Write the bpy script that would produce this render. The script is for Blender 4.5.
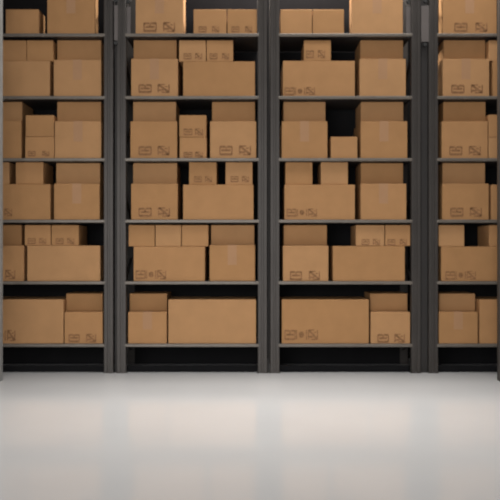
import bpy, bmesh, math, random
random.seed(7)
S = bpy.context.scene
C = S.collection
for o in list(bpy.data.objects): bpy.data.objects.remove(o)

# ---------------- camera, world, lights, exposure ----------------
D = 7.0            # camera to the rack fronts; 100 px = 1 m on that plane
CAMZ = 1.23
cd = bpy.data.cameras.new('camera'); cam = bpy.data.objects.new('camera', cd); C.objects.link(cam)
cam.location = (0, -D, CAMZ); cam.rotation_euler = (math.pi/2, 0, 0)
cd.sensor_width = 36; cd.lens = 36*D*100/500
cd.dof.use_dof = True; cd.dof.focus_distance = 4.6; cd.dof.aperture_fstop = 1.65
cd.clip_start = .05
S.camera = cam

w = bpy.data.worlds.new('world'); S.world = w; w.use_nodes = True
w.node_tree.nodes['Background'].inputs[0].default_value = (1, .97, .94, 1)
w.node_tree.nodes['Background'].inputs[1].default_value = .26

def area(name, loc, rot, sx, sy, power, col=(1, .97, .93), spread=math.pi):
    l = bpy.data.lights.new(name, 'AREA'); l.shape = 'RECTANGLE'; l.size = sx; l.size_y = sy
    l.energy = power; l.color = col; l.spread = spread
    o = bpy.data.objects.new(name, l); C.objects.link(o); o.location = loc; o.rotation_euler = rot
    return o
area('ceiling_light_front', (.15, -1.45, 5.3), (0, 0, 0), 4.8, .7, 44, spread=math.radians(58))
area('ceiling_light_rack', (1.6, -1.0, 5.6), (0, 0, 0), 3.0, .5, 72)
area('ceiling_light_over_rack', (.45, .1, 5.2), (0, 0, 0), 1.2, .3, 190)
area('fill_light_front', (-1.5, -8.4, 1.9), (math.radians(90), 0, math.radians(-16)), 5, 3, 250, col=(1, .98, .96))  # added fill from behind the camera, evens the box fronts; unseen source

vs = S.view_settings
vs.view_transform = 'Standard'; vs.look = 'None'; vs.gamma = 1; vs.exposure = 0
vs.use_curve_mapping = False

# ---------------- materials ----------------
def mat(name, col, rough=.6, metal=0, var=.08, scale=6, bump=0, bscale=60, spec=.5, stretch=(1, 1, 1)):
    m = bpy.data.materials.new(name); m.use_nodes = True
    nt = m.node_tree; b = nt.nodes['Principled BSDF']
    b.inputs['Roughness'].default_value = rough; b.inputs['Metallic'].default_value = metal
    b.inputs['Specular IOR Level'].default_value = spec
    tc = nt.nodes.new('ShaderNodeTexCoord'); mp = nt.nodes.new('ShaderNodeMapping')
    mp.inputs['Scale'].default_value = stretch
    oi = nt.nodes.new('ShaderNodeObjectInfo')
    va = nt.nodes.new('ShaderNodeVectorMath'); va.operation = 'ADD'
    nt.links.new(tc.outputs['Object'], mp.inputs[0]); nt.links.new(mp.outputs[0], va.inputs[0])
    nt.links.new(oi.outputs['Location'], va.inputs[1])
    n = nt.nodes.new('ShaderNodeTexNoise'); n.inputs['Scale'].default_value = scale; n.inputs['Detail'].default_value = 4
    nt.links.new(va.outputs[0], n.inputs['Vector'])
    r = nt.nodes.new('ShaderNodeValToRGB')
    r.color_ramp.elements[0].position = .3; r.color_ramp.elements[1].position = .7
    r.color_ramp.elements[0].color = [c*(1-var) for c in col]+[1]
    r.color_ramp.elements[1].color = [min(1, c*(1+var)) for c in col]+[1]
    nt.links.new(n.outputs[0], r.inputs[0]); nt.links.new(r.outputs[0], b.inputs['Base Color'])
    if bump:
        n2 = nt.nodes.new('ShaderNodeTexNoise'); n2.inputs['Scale'].default_value = bscale
        bp = nt.nodes.new('ShaderNodeBump'); bp.inputs['Strength'].default_value = bump
        bp.inputs['Distance'].default_value = .01
        nt.links.new(va.outputs[0], n2.inputs['Vector'])
        nt.links.new(n2.outputs[0], bp.inputs['Height']); nt.links.new(bp.outputs[0], b.inputs['Normal'])
    return m
CARD = [mat('cardboard_a', (.40, .213, .092), .75, bump=.05, spec=.25, var=.05),
        mat('cardboard_b', (.378, .20, .084), .75, bump=.05, spec=.25, var=.05),
        mat('cardboard_c', (.42, .230, .104), .75, bump=.05, spec=.25, var=.05)]
TAPE = mat('packing_tape', (.385, .215, .112), .65, spec=.3, var=.03)
INK = mat('brown_ink', (.25, .128, .06), .8, spec=.2, var=.25, scale=40)
STEEL = mat('dark_steel', (.046, .040, .036), .45, .25, var=.1, scale=4)
LIP = mat('shelf_edge_steel', (.15, .13, .11), .4, .2, var=.1)
PLATE = mat('bare_plate_steel', (.12, .105, .10), .45, .2)
BOLT = mat('black_bolt', (.02, .02, .02), .5)
SHELF = mat('shelf_sheet_steel', (.022, .019, .018), .6, .1)
SIDE = mat('side_rack_steel', (.22, .22, .215), .45, .2)
BACK = mat('bay_shade_black', (.010, .010, .011), .8, spec=.1)  # shade of the unlit bays put into the colour; toe board shares it
WALL = mat('dark_wall', (.007, .006, .0062), .9, bump=.1, spec=.1)
FLOOR = mat('polished_concrete', (.47, .468, .47), .11, var=.02, scale=1.3, spec=.6)

# ---------------- helpers ----------------
def X(px): return (px-250)/100
def Z(py): return (373-py)/100

def add_box(bm, a, b, bev=0.0):
    r = bmesh.ops.create_cube(bm, size=1)
    for v in r['verts']:
        v.co = ((a[0]+b[0])/2 + v.co.x*(b[0]-a[0]), (a[1]+b[1])/2 + v.co.y*(b[1]-a[1]), (a[2]+b[2])/2 + v.co.z*(b[2]-a[2]))
    if bev:
        es = list({e for v in r['verts'] for e in v.link_edges})
        bmesh.ops.bevel(bm, geom=es, offset=bev, segments=2, affect='EDGES', profile=.5)

def prism(bm, pts, z0, z1):
    lo = [bm.verts.new((x, y, z0)) for x, y in pts]; hi = [bm.verts.new((x, y, z1)) for x, y in pts]
    n = len(pts)
    for i in range(n): bm.faces.new((lo[i], lo[(i+1) % n], hi[(i+1) % n], hi[i]))
    bm.faces.new(lo[::-1]); bm.faces.new(hi)

def obj(name, bm, m, parent=None, smooth=False):
    bmesh.ops.recalc_face_normals(bm, faces=bm.faces)
    me = bpy.data.meshes.new(name); bm.to_mesh(me); bm.free(); me.materials.append(m)
    if smooth:
        for p in me.polygons: p.use_smooth = True
    o = bpy.data.objects.new(name, me); C.objects.link(o)
    if parent: o.parent = parent
    return o

def boxobj(name, a, b, m, parent=None, bev=0.0):
    bm = bmesh.new(); add_box(bm, a, b, bev); return obj(name, bm, m, parent)

def thing(name, label, cat, loc, group=None):
    o = bpy.data.objects.new(name, None); C.objects.link(o); o.location = loc
    o.empty_display_size = .1
    o['label'] = label; o['category'] = cat
    if group: o['group'] = group
    return o

# ---------------- setting ----------------
def struct(name, a, b, m):
    o = boxobj(name, a, b, m); o['kind'] = 'structure'; return o
struct('floor', (-6, -9, -.1), (6, 1.1, 0), FLOOR)
struct('wall_back', (-6, .95, 0), (6, 1.1, 6.2), WALL)

# ---------------- shelving racks ----------------
BASES = [34, 96.5, 158.5, 220, 281.5, 344]      # top of each shelf, pixels on the front plane
TH = .029
TOPZ = 4.35
DEP = .62

def upright_bm(w, z1, front=True):
    # C section: broad face with a shallow central groove and folded flanges
    bm = bmesh.new(); g = .006; t = w*.36
    s = 1
    pts = [(-w/2, .005), (-w/2+.005, 0), (-w/2+t, 0), (-w/2+t+.004, g), (w/2-t-.004, g), (w/2-t, 0), (w/2-.005, 0), (w/2, .005), (w/2, .06), (-w/2, .06)]
    if not front: pts = [(x, -y) for x, y in pts]
    prism(bm, pts, 0, z1)
    return bm

def make_rack(xl, xr, label, group, y0=0, name='shelving_rack'):
    """xl, xr: pixel centres of the two front uprights"""
    cx = (X(xl)+X(xr))/2
    t = thing(name, label, 'shelving rack', (cx, y0, 0), group)
    W = .094
    for px in (xl, xr):
        for fr in (True, False):
            u = obj('upright', upright_bm(W, TOPZ, fr), STEEL, t)
            u.location = (X(px)-cx, -.012 if fr else DEP, 0)
            f = boxobj('foot_plate', (-W/2-.006, -.004 if fr else -.066, 0), (W/2+.006, .066 if fr else .004, .012), STEEL, u, .002)
    xi0, xi1 = X(xl)-cx+W/2, X(xr)-cx-W/2
    for by in BASES:
        z = Z(by)
        s = boxobj('shelf', (xi0-.004, .012, z-TH+.004), (xi1+.004, DEP-.08, z), SHELF, t, .002)
        bm = bmesh.new()
        add_box(bm, (xi0-.012, -.016, z-TH), (xi1+.012, .014, z+.003), .007)
        obj('shelf_lip', bm, LIP, s)
    # toe board, top beams, side braces
    boxobj('toe_board', (xi0, .06, 0), (xi1, .08, .062), BACK, t, .003)
    for yy in (.0, DEP-.05):
        boxobj('top_beam', (xi0, yy, TOPZ-.08), (xi1, yy+.04, TOPZ-.02), STEEL, t, .003)
    for sx in (xi0-.05, xi1+.03):
        for k, z in enumerate((.3, 1.0, 1.7, 2.4, 3.1, 3.8)):
            bm = bmesh.new()
            add_box(bm, (sx, .04, -.015), (sx+.02, DEP-.05, .015))
            ang = .55 if k % 2 else -.55
            bmesh.ops.rotate(bm, verts=bm.verts, cent=(0, DEP/2, 0), matrix=__import__('mathutils').Matrix.Rotation(ang, 3, 'X'))
            b = obj('side_brace', bm, STEEL, t); b.location = (0, 0, z)
    # added near-black sheet, stands in for the unlit dark behind the boxes
    boxobj('shade_sheet', (xi0-.004, DEP-.078, .004), (xi1+.004, DEP-.07, Z(37)), BACK, t)
    return t, cx

PH = {'A': 'far left rack', 'B': 'centre-left rack', 'C': 'centre-right rack', 'D': 'far right rack'}
racks = {}
RG = None
for k, xl, xr, lab in [('A', -32, 108.7, 'dark grey steel shelving rack at the far left, partly cut off by the frame'),
                       ('B', 121.5, 262.5, 'dark grey steel shelving rack in full view, left of the picture centre'),
                       ('C', 274.8, 415.8, 'dark grey steel shelving rack in full view, right of the picture centre'),
                       ('D', 433.2, 573, 'dark grey steel shelving rack at the far right, partly cut off by the frame')]:
    racks[k] = make_rack(xl, xr, lab, 'steel shelving racks along the back wall')

def plate(rk, px0, px1, py0, py1, y=-.006):
    t, cx = racks[rk]
    boxobj_ = boxobj('tie_plate', (X(px0)-cx, y, Z(py1)), (X(px1)-cx, y+.02, Z(py0)), PLATE, t, .002)
    boxobj_['label'] = 'lighter grey tie plate'
    for z in (Z(py0)+.045, Z(py1)-.03):
        bm = bmesh.new()
        bmesh.ops.create_cone(bm, cap_ends=True, segments=6, radius1=.022, radius2=.02, depth=.02)
        bmesh.ops.rotate(bm, verts=bm.verts, cent=(0, 0, 0), matrix=__import__('mathutils').Matrix.Rotation(math.pi/2, 3, 'X'))
        o = obj('bolt', bm, BOLT, t); o.location = ((X(px0)+X(px1))/2-cx, y-.004, z); o['label'] = 'black bolt head'
plate('B', 114.5, 118, 6, 41, -.022)
plate('B', 126.2, 130.4, 6, 33, .016)
plate('D', 421.0, 428.8, 6, 42, -.008)
plate('C', 406.4, 411.2, 6, 33, .016)

for rk, a, b in (('B', 114.3, 116.3), ('C', 268.05, 269.3), ('D', 421.4, 428.3)):
    t, cx = racks[rk]
    boxobj('gap_tone_strip', (X(a)-cx, .03, 0), (X(b)-cx, .036, TOPZ), SHELF, t, .001)  # added strip that gives the shaded gap between racks its dim tone

# ---------------- ends of the two racks that line the aisle ----------------
def side_rack(sx, label):
    # runs towards the camera; its face is at |x| = 2.335, its far end 0.38 m before the back racks
    t = thing('side_rack', label, 'shelving rack', (sx*2.335, -.38, 0), None)
    for yy in (-.07, -1.4):
        for xx in (0, .45):
            u = boxobj('upright', (sx*xx if sx > 0 else -xx-.06, yy, 0), (sx*xx+.06 if sx > 0 else -xx, yy+.07, TOPZ), SIDE if sx < 0 else STEEL, t, .006)
    for by in BASES:
        z = Z(by)
        boxobj('shelf', (0.004 if sx > 0 else -.5, -1.34, z-TH), (.5 if sx > 0 else -.004, -.075, z), SHELF, t, .003)
    return t
side_rack(-1, 'pale grey rack post at the left edge, nearest to the camera')
side_rack(1, 'dark grey rack post at the right edge, nearest to the camera')

# ---------------- cartons ----------------
def mark_bm(kind, w, h):
    """handling symbols in printed ink, lower left at the origin, in the x-z plane facing -y"""
    bm = bmesh.new(); t = .012*max(w, h)/.12
    def r(x0, z0, x1, z1): add_box(bm, (x0*w, -.0012, z0*h), (x1*w, 0, z1*h))
    def bar(x0, z0, x1, z1, th=None):
        th = th or t
        ax, az, bx, bz = x0*w, z0*h, x1*w, z1*h
        dx, dz = bx-ax, bz-az; L = math.hypot(dx, dz); nx, nz = -dz/L*th/2, dx/L*th/2
        vs_ = []
        for yy in (-.0012, 0):
            vs_.append([bm.verts.new((ax+nx, yy, az+nz)), bm.verts.new((bx+nx, yy, bz+nz)), bm.verts.new((bx-nx, yy, bz-nz)), bm.verts.new((ax-nx, yy, az-nz))])
        f, b = vs_
        bm.faces.new(f); bm.faces.new(b[::-1])
        for i in range(4): bm.faces.new((f[i], f[(i+1) % 4], b[(i+1) % 4], b[i]))
    if kind == 'stack':      # flat load symbol: bars one above another between end posts
        bar(0, .08, 1, .08, t*1.8); bar(.0, .88, .42, .88, t*1.8); bar(.58, .88, 1, .88, t*1.8)
        bar(.12, .5, .88, .5, t*1.7); bar(0, .06, 0, .92); bar(1, .06, 1, .92)
        bar(.5, .5, .5, .92)
    elif kind == 'cross':    # square with a slanting stroke
        bar(.05, .05, .05, .95); bar(.95, .05, .95, .95); bar(.05, .95, .6, .95); bar(.35, .05, .95, .05)
        bar(.1, .92, .92, .08, t*1.9); bar(.1, .3, .5, .3, t*1.6); bar(.6, .72, .82, .72)
    else:                    # round dot between two curved strokes
        for k in range(10):
            a = k*math.pi/5; b = (k+1)*math.pi/5
            bar(.5+.2*math.cos(a), .5+.25*math.sin(a), .5+.2*math.cos(b), .5+.25*math.sin(b), t*1.5)
        bar(0, .05, 0, .95); bar(1, .05, 1, .95); bar(.35, .5, .65, .5, t*2)
    return bm

ROW = ['top shelf in view', 'second shelf down', 'third shelf down', 'fourth shelf down', 'fifth shelf down', 'lowest shelf']
count = [0]
def carton(rk, row, x0, x1, yt, yb=None, back=0, depth=.46, marks=None, tape=False, text='', topz=None):
    """x0..x1, yt..yb: pixel frame of the front face; back: how far it stands behind the shelf edge"""
    s = (D+back)/D
    wx0, wx1 = X(x0)*s, X(x1)*s
    onshelf = yb is None
    z0 = Z(BASES[row])+.0035 if onshelf else yb
    z1 = topz if topz is not None else CAMZ + (250-yt)/100*s
    if row > 0: z1 = min(z1, Z(BASES[row-1])-TH-.003)
    w, h = wx1-wx0, z1-z0
    lab = text+', '+ROW[row]+', '+PH[rk]
    m = CARD[count[0] % 3]; count[0] += 1
    t = thing('cardboard_box', lab, 'box', ((wx0+wx1)/2, back+.006, z0), 'cardboard boxes on the racks')
    bm = bmesh.new(); fl = .004
    add_box(bm, (-w/2, 0, 0), (w/2, depth, h-fl), .004)
    obj('carton_body', bm, m, t)
    if w > .6:   # long carton: lengthways seam
        boxobj('top_flap', (-w/2+.002, .003, h-fl), (w/2-.002, depth/2-.002, h), m, t, .0015)
        boxobj('top_flap', (-w/2+.002, depth/2+.002, h-fl), (w/2-.002, depth-.003, h), m, t, .0015)
    else:
        boxobj('top_flap', (-w/2+.002, .003, h-fl), (-.002, depth-.003, h), m, t, .0015)
        boxobj('top_flap', (.002, .003, h-fl), (w/2-.002, depth-.003, h), m, t, .0015)
    if tape:
        bm = bmesh.new(); tw = .045
        add_box(bm, (-tw, -.001, h*.45), (tw, .0005, h))
        add_box(bm, (-tw, -.001, h), (tw, depth, h+.001))
        p = obj('packing_tape', bm, TAPE, t); p['label'] = 'dull strip of packing tape'
    for (k, mx0, mx1, my0, my1) in (marks or []):
        mw, mh = (mx1-mx0)/100*s, (my1-my0)/100*s
        o = obj('handling_symbol', mark_bm(k, mw, mh), INK, t)
        zb = CAMZ+(250-my1)/100*s - z0
        o.location = (X(mx0)*s-(wx0+wx1)/2, -.0002, max(zb, .008))
        o['label'] = 'printed brown handling symbol'
    t['_top'] = z1
    return z1

def two(a, b, y0, y1, w=12):
    return [('stack', a, a+w, y0, y1), ('cross', b, b+w, y0, y1)]
def three(a, y0, y1, w=9, p=10.5):
    return [('stack', a, a+w, y0, y1), ('dot', a+p, a+p+w, y0, y1), ('cross', a+2*p, a+2*p+w, y0, y1)]
BK = .09
Y = lambda z: z
# shorthand:  c(...) on the shelf ; u(...) on top of what has top height z
c = carton
def u(rk, row, x0, x1, yt, z, **k): return carton(rk, row, x0, x1, yt, yb=z+.0015, **k)

# --- far left rack
c('A', 0, 5.5, 38.5, 9, depth=.22, text='small plain carton at left, its right side lit')
c('A', 0, 47, 94.5, -12, depth=.16, tape=True, text='tall plain carton at right with bright right edge')
z = c('A', 1, -22, 49.5, 60.5, text='long plain carton under two small ones')
u('A', 1, 0, 26, 40, z, back=.02, depth=.36, text='left of two small cartons on a long carton')
u('A', 1, 26.6, 53, 40, z, back=.02, depth=.36, text='right of two small cartons on a long carton')
z = c('A', 1, 53.5, 101, 59.5, tape=True, text='large plain carton at right front')
u('A', 1, 57, 101, 38, z, back=BK, depth=.36, text='set-back carton on the large right carton')
z = c('A', 2, -25, 21, 120.5, text='plain carton cut by the left edge')
u('A', 2, -21, 22, 100, z, back=BK, depth=.36, text='set-back carton at left edge')
z = c('A', 2, 25, 54, 136.5, depth=.36, marks=[('stack', 28, 35, 151, 156), ('cross', 42, 49, 151, 156)], text='lower of two stacked small cartons')
u('A', 2, 25.4, 53.6, 115, z, depth=.36, text='upper of two stacked small cartons')
z = c('A', 2, 54.6, 101, 121, tape=True, text='large plain carton at right front')
u('A', 2, 57, 101, 100, z, back=BK, depth=.36, text='set-back carton on the large right carton')
z = c('A', 3, -22, 50, 184, marks=[('cross', 4, 12, 208.5, 216)], text='long carton with a handling symbol')
u('A', 3, -16, 9, 162, z, back=.02, depth=.36, text='sliver of small carton at left edge')
u('A', 3, 15.5, 43, 162, z, back=.02, depth=.36, text='small carton between two dark gaps')
z = c('A', 3, 53.8, 99.5, 183.5, tape=True, text='large plain carton at right front')
u('A', 3, 56, 100, 162, z, back=BK, depth=.36, text='set-back carton on the large right carton')
z = c('A', 4, -23, 23.5, 245.5, marks=two(-13, 5, 270, 279, 10), text='carton with symbols at left edge')
u('A', 4, -22, 21.5, 225, z, back=BK, depth=.36, text='set-back carton at left edge')
z = c('A', 4, 27, 100, 245.5, text='long plain carton under two small ones')
mk = lambda a, b, y0=238, y1=244, w=7: [('stack', a, a+w, y0, y1), ('cross', b, b+w, y0, y1)]
u('A', 4, 24.5, 50.6, 225, z, back=.01, depth=.36, marks=mk(28, 39), text='left of two small cartons on a long carton')
u('A', 4, 51.4, 78.5, 225, z, back=.01, depth=.36, marks=mk(56, 67), text='right of two small cartons on a long carton')
c('A', 5, -24, 63.3, 299.5, marks=three(-13, 330, 341, 8, 10), text='long carton with symbols at left')
z = c('A', 5, 64.3, 102.5, 312, marks=two(69, 86, 334, 342, 10), text='square carton with two handling symbols at right')
u('A', 5, 66, 102.5, 293.5, z, back=BK, depth=.36, text='set-back carton on the square right carton')

# --- centre-left rack
c('B', 0, 135.5, 183.3, -12, depth=.24, marks=two(144, 163, 22, 31.5, 12), tape=True, text='tall carton with two handling symbols')
c('B', 0, 193.5, 226.4, 9, depth=.34, marks=mk(199, 212, 26, 32), text='left of two matching small cartons')
c('B', 0, 227.4, 257, 9, depth=.34, marks=mk(232, 245, 26, 32), text='right of two matching small cartons')
z = c('B', 1, 131, 177.8, 58.5, marks=two(139, 157.5, 84, 92.5), tape=True, text='square carton with two symbols at left front')
u('B', 1, 133.5, 176.5, 39, z, back=BK, depth=.36, text='set-back carton at left')
z = c('B', 1, 183, 255, 61, text='long plain carton under two small ones')
u('B', 1, 179, 205.8, 40, z, back=.01, depth=.36, marks=mk(184, 195, 53, 59), text='left of two small cartons on a long carton')
u('B', 1, 206.6, 233, 40, z, back=.01, depth=.36, marks=mk(210, 222, 53, 59), text='right of two small cartons on a long carton')
z = c('B', 2, 130.3, 177, 121, marks=two(139, 157.5, 146, 155), text='square carton with two symbols at left front')
u('B', 2, 133, 176, 100, z, back=BK, depth=.36, text='set-back carton at left')
z = c('B', 2, 179.5, 206.5, 137, depth=.36, marks=mk(184, 195, 152, 157.5, 8), text='lower of two stacked small cartons')
u('B', 2, 179.2, 206.2, 115, z, depth=.36, marks=mk(184, 195, 128.5, 135, 8), text='upper of two stacked small cartons')
z = c('B', 2, 210, 256.2, 121, marks=two(220, 239, 145.5, 155), text='square carton with two symbols at right front')
u('B', 2, 212, 255, 100, z, back=BK, depth=.36, text='set-back carton at right')
z = c('B', 3, 131, 177.5, 183.5, marks=two(139, 158, 207.5, 216.5), text='square carton with two symbols at left front')
u('B', 3, 133, 177, 162, z, back=BK, depth=.36, text='set-back carton at left')
z = c('B', 3, 183, 253.5, 184.5, text='long plain carton under two small ones')
u('B', 3, 189, 216.5, 162, z, back=.02, depth=.36, marks=mk(194.5, 205, 176, 182), text='left of two spaced small cartons')
u('B', 3, 225.5, 252.5, 162, z, back=.02, depth=.36, marks=mk(231, 242, 176, 182), text='right of two spaced small cartons')
z = c('B', 4, 133.5, 204.8, 246.5, marks=three(136, 270, 279), text='long carton with three handling symbols')
u('B', 4, 128.5, 154.6, 225, z, back=.01, depth=.36, text='left of three small cartons in a row')
u('B', 4, 155.4, 181, 225, z, back=.01, depth=.36, text='middle of three small cartons in a row')
u('B', 4, 181.8, 208.2, 225, z, back=.01, depth=.36, text='right of three small cartons in a row')
z = c('B', 4, 209.5, 255, 245, tape=True, text='large plain carton at right front')
u('B', 4, 211, 254.3, 225, z, back=BK, depth=.36, text='set-back carton on the large right carton')
z = c('B', 5, 128, 166.6, 312, tape=True, text='square plain carton at left front')
u('B', 5, 129.5, 167, 293.5, z, back=BK, depth=.36, text='set-back carton on the square left carton')
c('B', 5, 168.2, 256, 299.5, text='longest plain carton at right')

# --- centre-right rack
c('C', 0, 280.5, 312, 9, depth=.34, text='left of two plain small cartons')
c('C', 0, 312.8, 344, 9, depth=.34, text='right of two plain small cartons')
c('C', 0, 351.5, 403, -12, depth=.14, tape=True, text='tall plain carton at right')
z = c('C', 1, 283, 355, 60.5, marks=three(285, 87, 95), text='long carton with three handling symbols')
u('C', 1, 304, 331, 40, z, back=.01, depth=.36, marks=mk(306.5, 318, 50, 58), text='single small carton on a long carton')
z = c('C', 1, 359.8, 406, 58.5, tape=True, text='large plain carton at right front')
u('C', 1, 360.5, 403.3, 39, z, back=BK, depth=.36, text='set-back carton on the large right carton')
z = c('C', 2, 281.8, 327.5, 121, tape=True, text='large plain carton at left front')
u('C', 2, 283.5, 325.5, 100, z, back=BK, depth=.36, text='set-back carton at left')
c('C', 2, 331, 357.5, 136.5, depth=.36, text='single small carton under a dark gap')
z = c('C', 2, 360.8, 407.5, 121, tape=True, text='large plain carton at right front')
u('C', 2, 361, 403.5, 100, z, back=BK, depth=.36, text='set-back carton at right')
z = c('C', 3, 284.5, 355, 184.5, marks=three(287, 208.5, 216.5), text='long carton with three handling symbols')
u('C', 3, 285.5, 312.5, 162, z, back=.02, depth=.36, text='left of two spaced small cartons')
u('C', 3, 321, 348, 162, z, back=.02, depth=.36, text='right of two spaced small cartons')
z = c('C', 3, 360.8, 406.5, 183.5, tape=True, text='large plain carton at right front')
u('C', 3, 361, 403.3, 162, z, back=BK, depth=.36, text='set-back carton at right')
z = c('C', 4, 283, 328.5, 245.5, marks=two(290.5, 309, 271, 280, 11), text='square carton with two handling symbols')
u('C', 4, 283.8, 327, 225, z, back=BK, depth=.36, text='set-back carton at left')
z = c('C', 4, 333, 405, 246, text='long plain carton under two small ones')
u('C', 4, 356, 384.6, 225, z, back=.01, depth=.36, marks=mk(362, 373, 239, 245), text='left of two small cartons at right')
u('C', 4, 385.4, 410.5, 225, z, back=.01, depth=.36, marks=mk(388, 400, 239, 245), text='right of two small cartons at right')
c('C', 5, 281.8, 369, 299.5, marks=three(285, 329.5, 340, 10, 11.5), text='longest carton with three symbols')
z = c('C', 5, 370.8, 410.3, 312, marks=two(378, 394.5, 334, 342.5, 10.5), text='square carton with two symbols at right')
u('C', 5, 370.2, 407.5, 293.5, z, back=BK, depth=.36, text='set-back carton at right')

# --- far right rack
c('D', 0, 442.8, 497, -12, depth=.15, marks=two(455, 475.5, 22.5, 31.5), tape=True, text='tall carton with two handling symbols')
z = c('D', 1, 443, 489.5, 58.5, marks=two(452, 471, 84.5, 93), tape=True, text='square carton with two handling symbols')
u('D', 1, 443.8, 485.5, 39, z, back=BK, depth=.36, text='set-back carton at left')
z = c('D', 1, 493, 564, 60.5, text='long carton cut by the right edge')
u('D', 1, 489.2, 515, 40, z, back=.01, depth=.36, text='small carton cut by the right edge')
z = c('D', 2, 442, 488, 121, marks=two(450, 469, 146, 155), text='square carton with two handling symbols')
u('D', 2, 443.5, 485.8, 100, z, back=BK, depth=.36, text='set-back carton at left')
z = c('D', 2, 488.8, 515.5, 137, depth=.36, text='lower stacked small carton at the right edge')
u('D', 2, 488.8, 515.5, 114.5, z, depth=.36, text='upper stacked small carton at the right edge')
z = c('D', 3, 442.5, 489, 183.5, marks=two(451, 470, 207.5, 216.5), text='square carton with two handling symbols')
u('D', 3, 442.8, 485.3, 162, z, back=BK, depth=.36, text='set-back carton at left')
c('D', 3, 491.5, 564, 184.5, text='long carton cut by the right edge')
z = c('D', 4, 441.5, 513, 246.5, marks=three(446, 271, 279.5), text='long carton with three handling symbols')
u('D', 4, 438.8, 464.5, 225, z, back=.01, depth=.36, text='left small carton on a long carton')
u('D', 4, 489.5, 515, 225, z, back=.01, depth=.36, text='small carton at the right edge')
z = c('D', 5, 439, 478, 312, tape=True, text='square plain carton at left front')
u('D', 5, 439.2, 475.3, 293.5, z, back=BK, depth=.36, text='set-back carton on the square carton')
c('D', 5, 479.8, 566, 299.5, text='long plain carton cut by the right edge')
for o in bpy.data.objects:
    if '_top' in o.keys(): del o['_top']
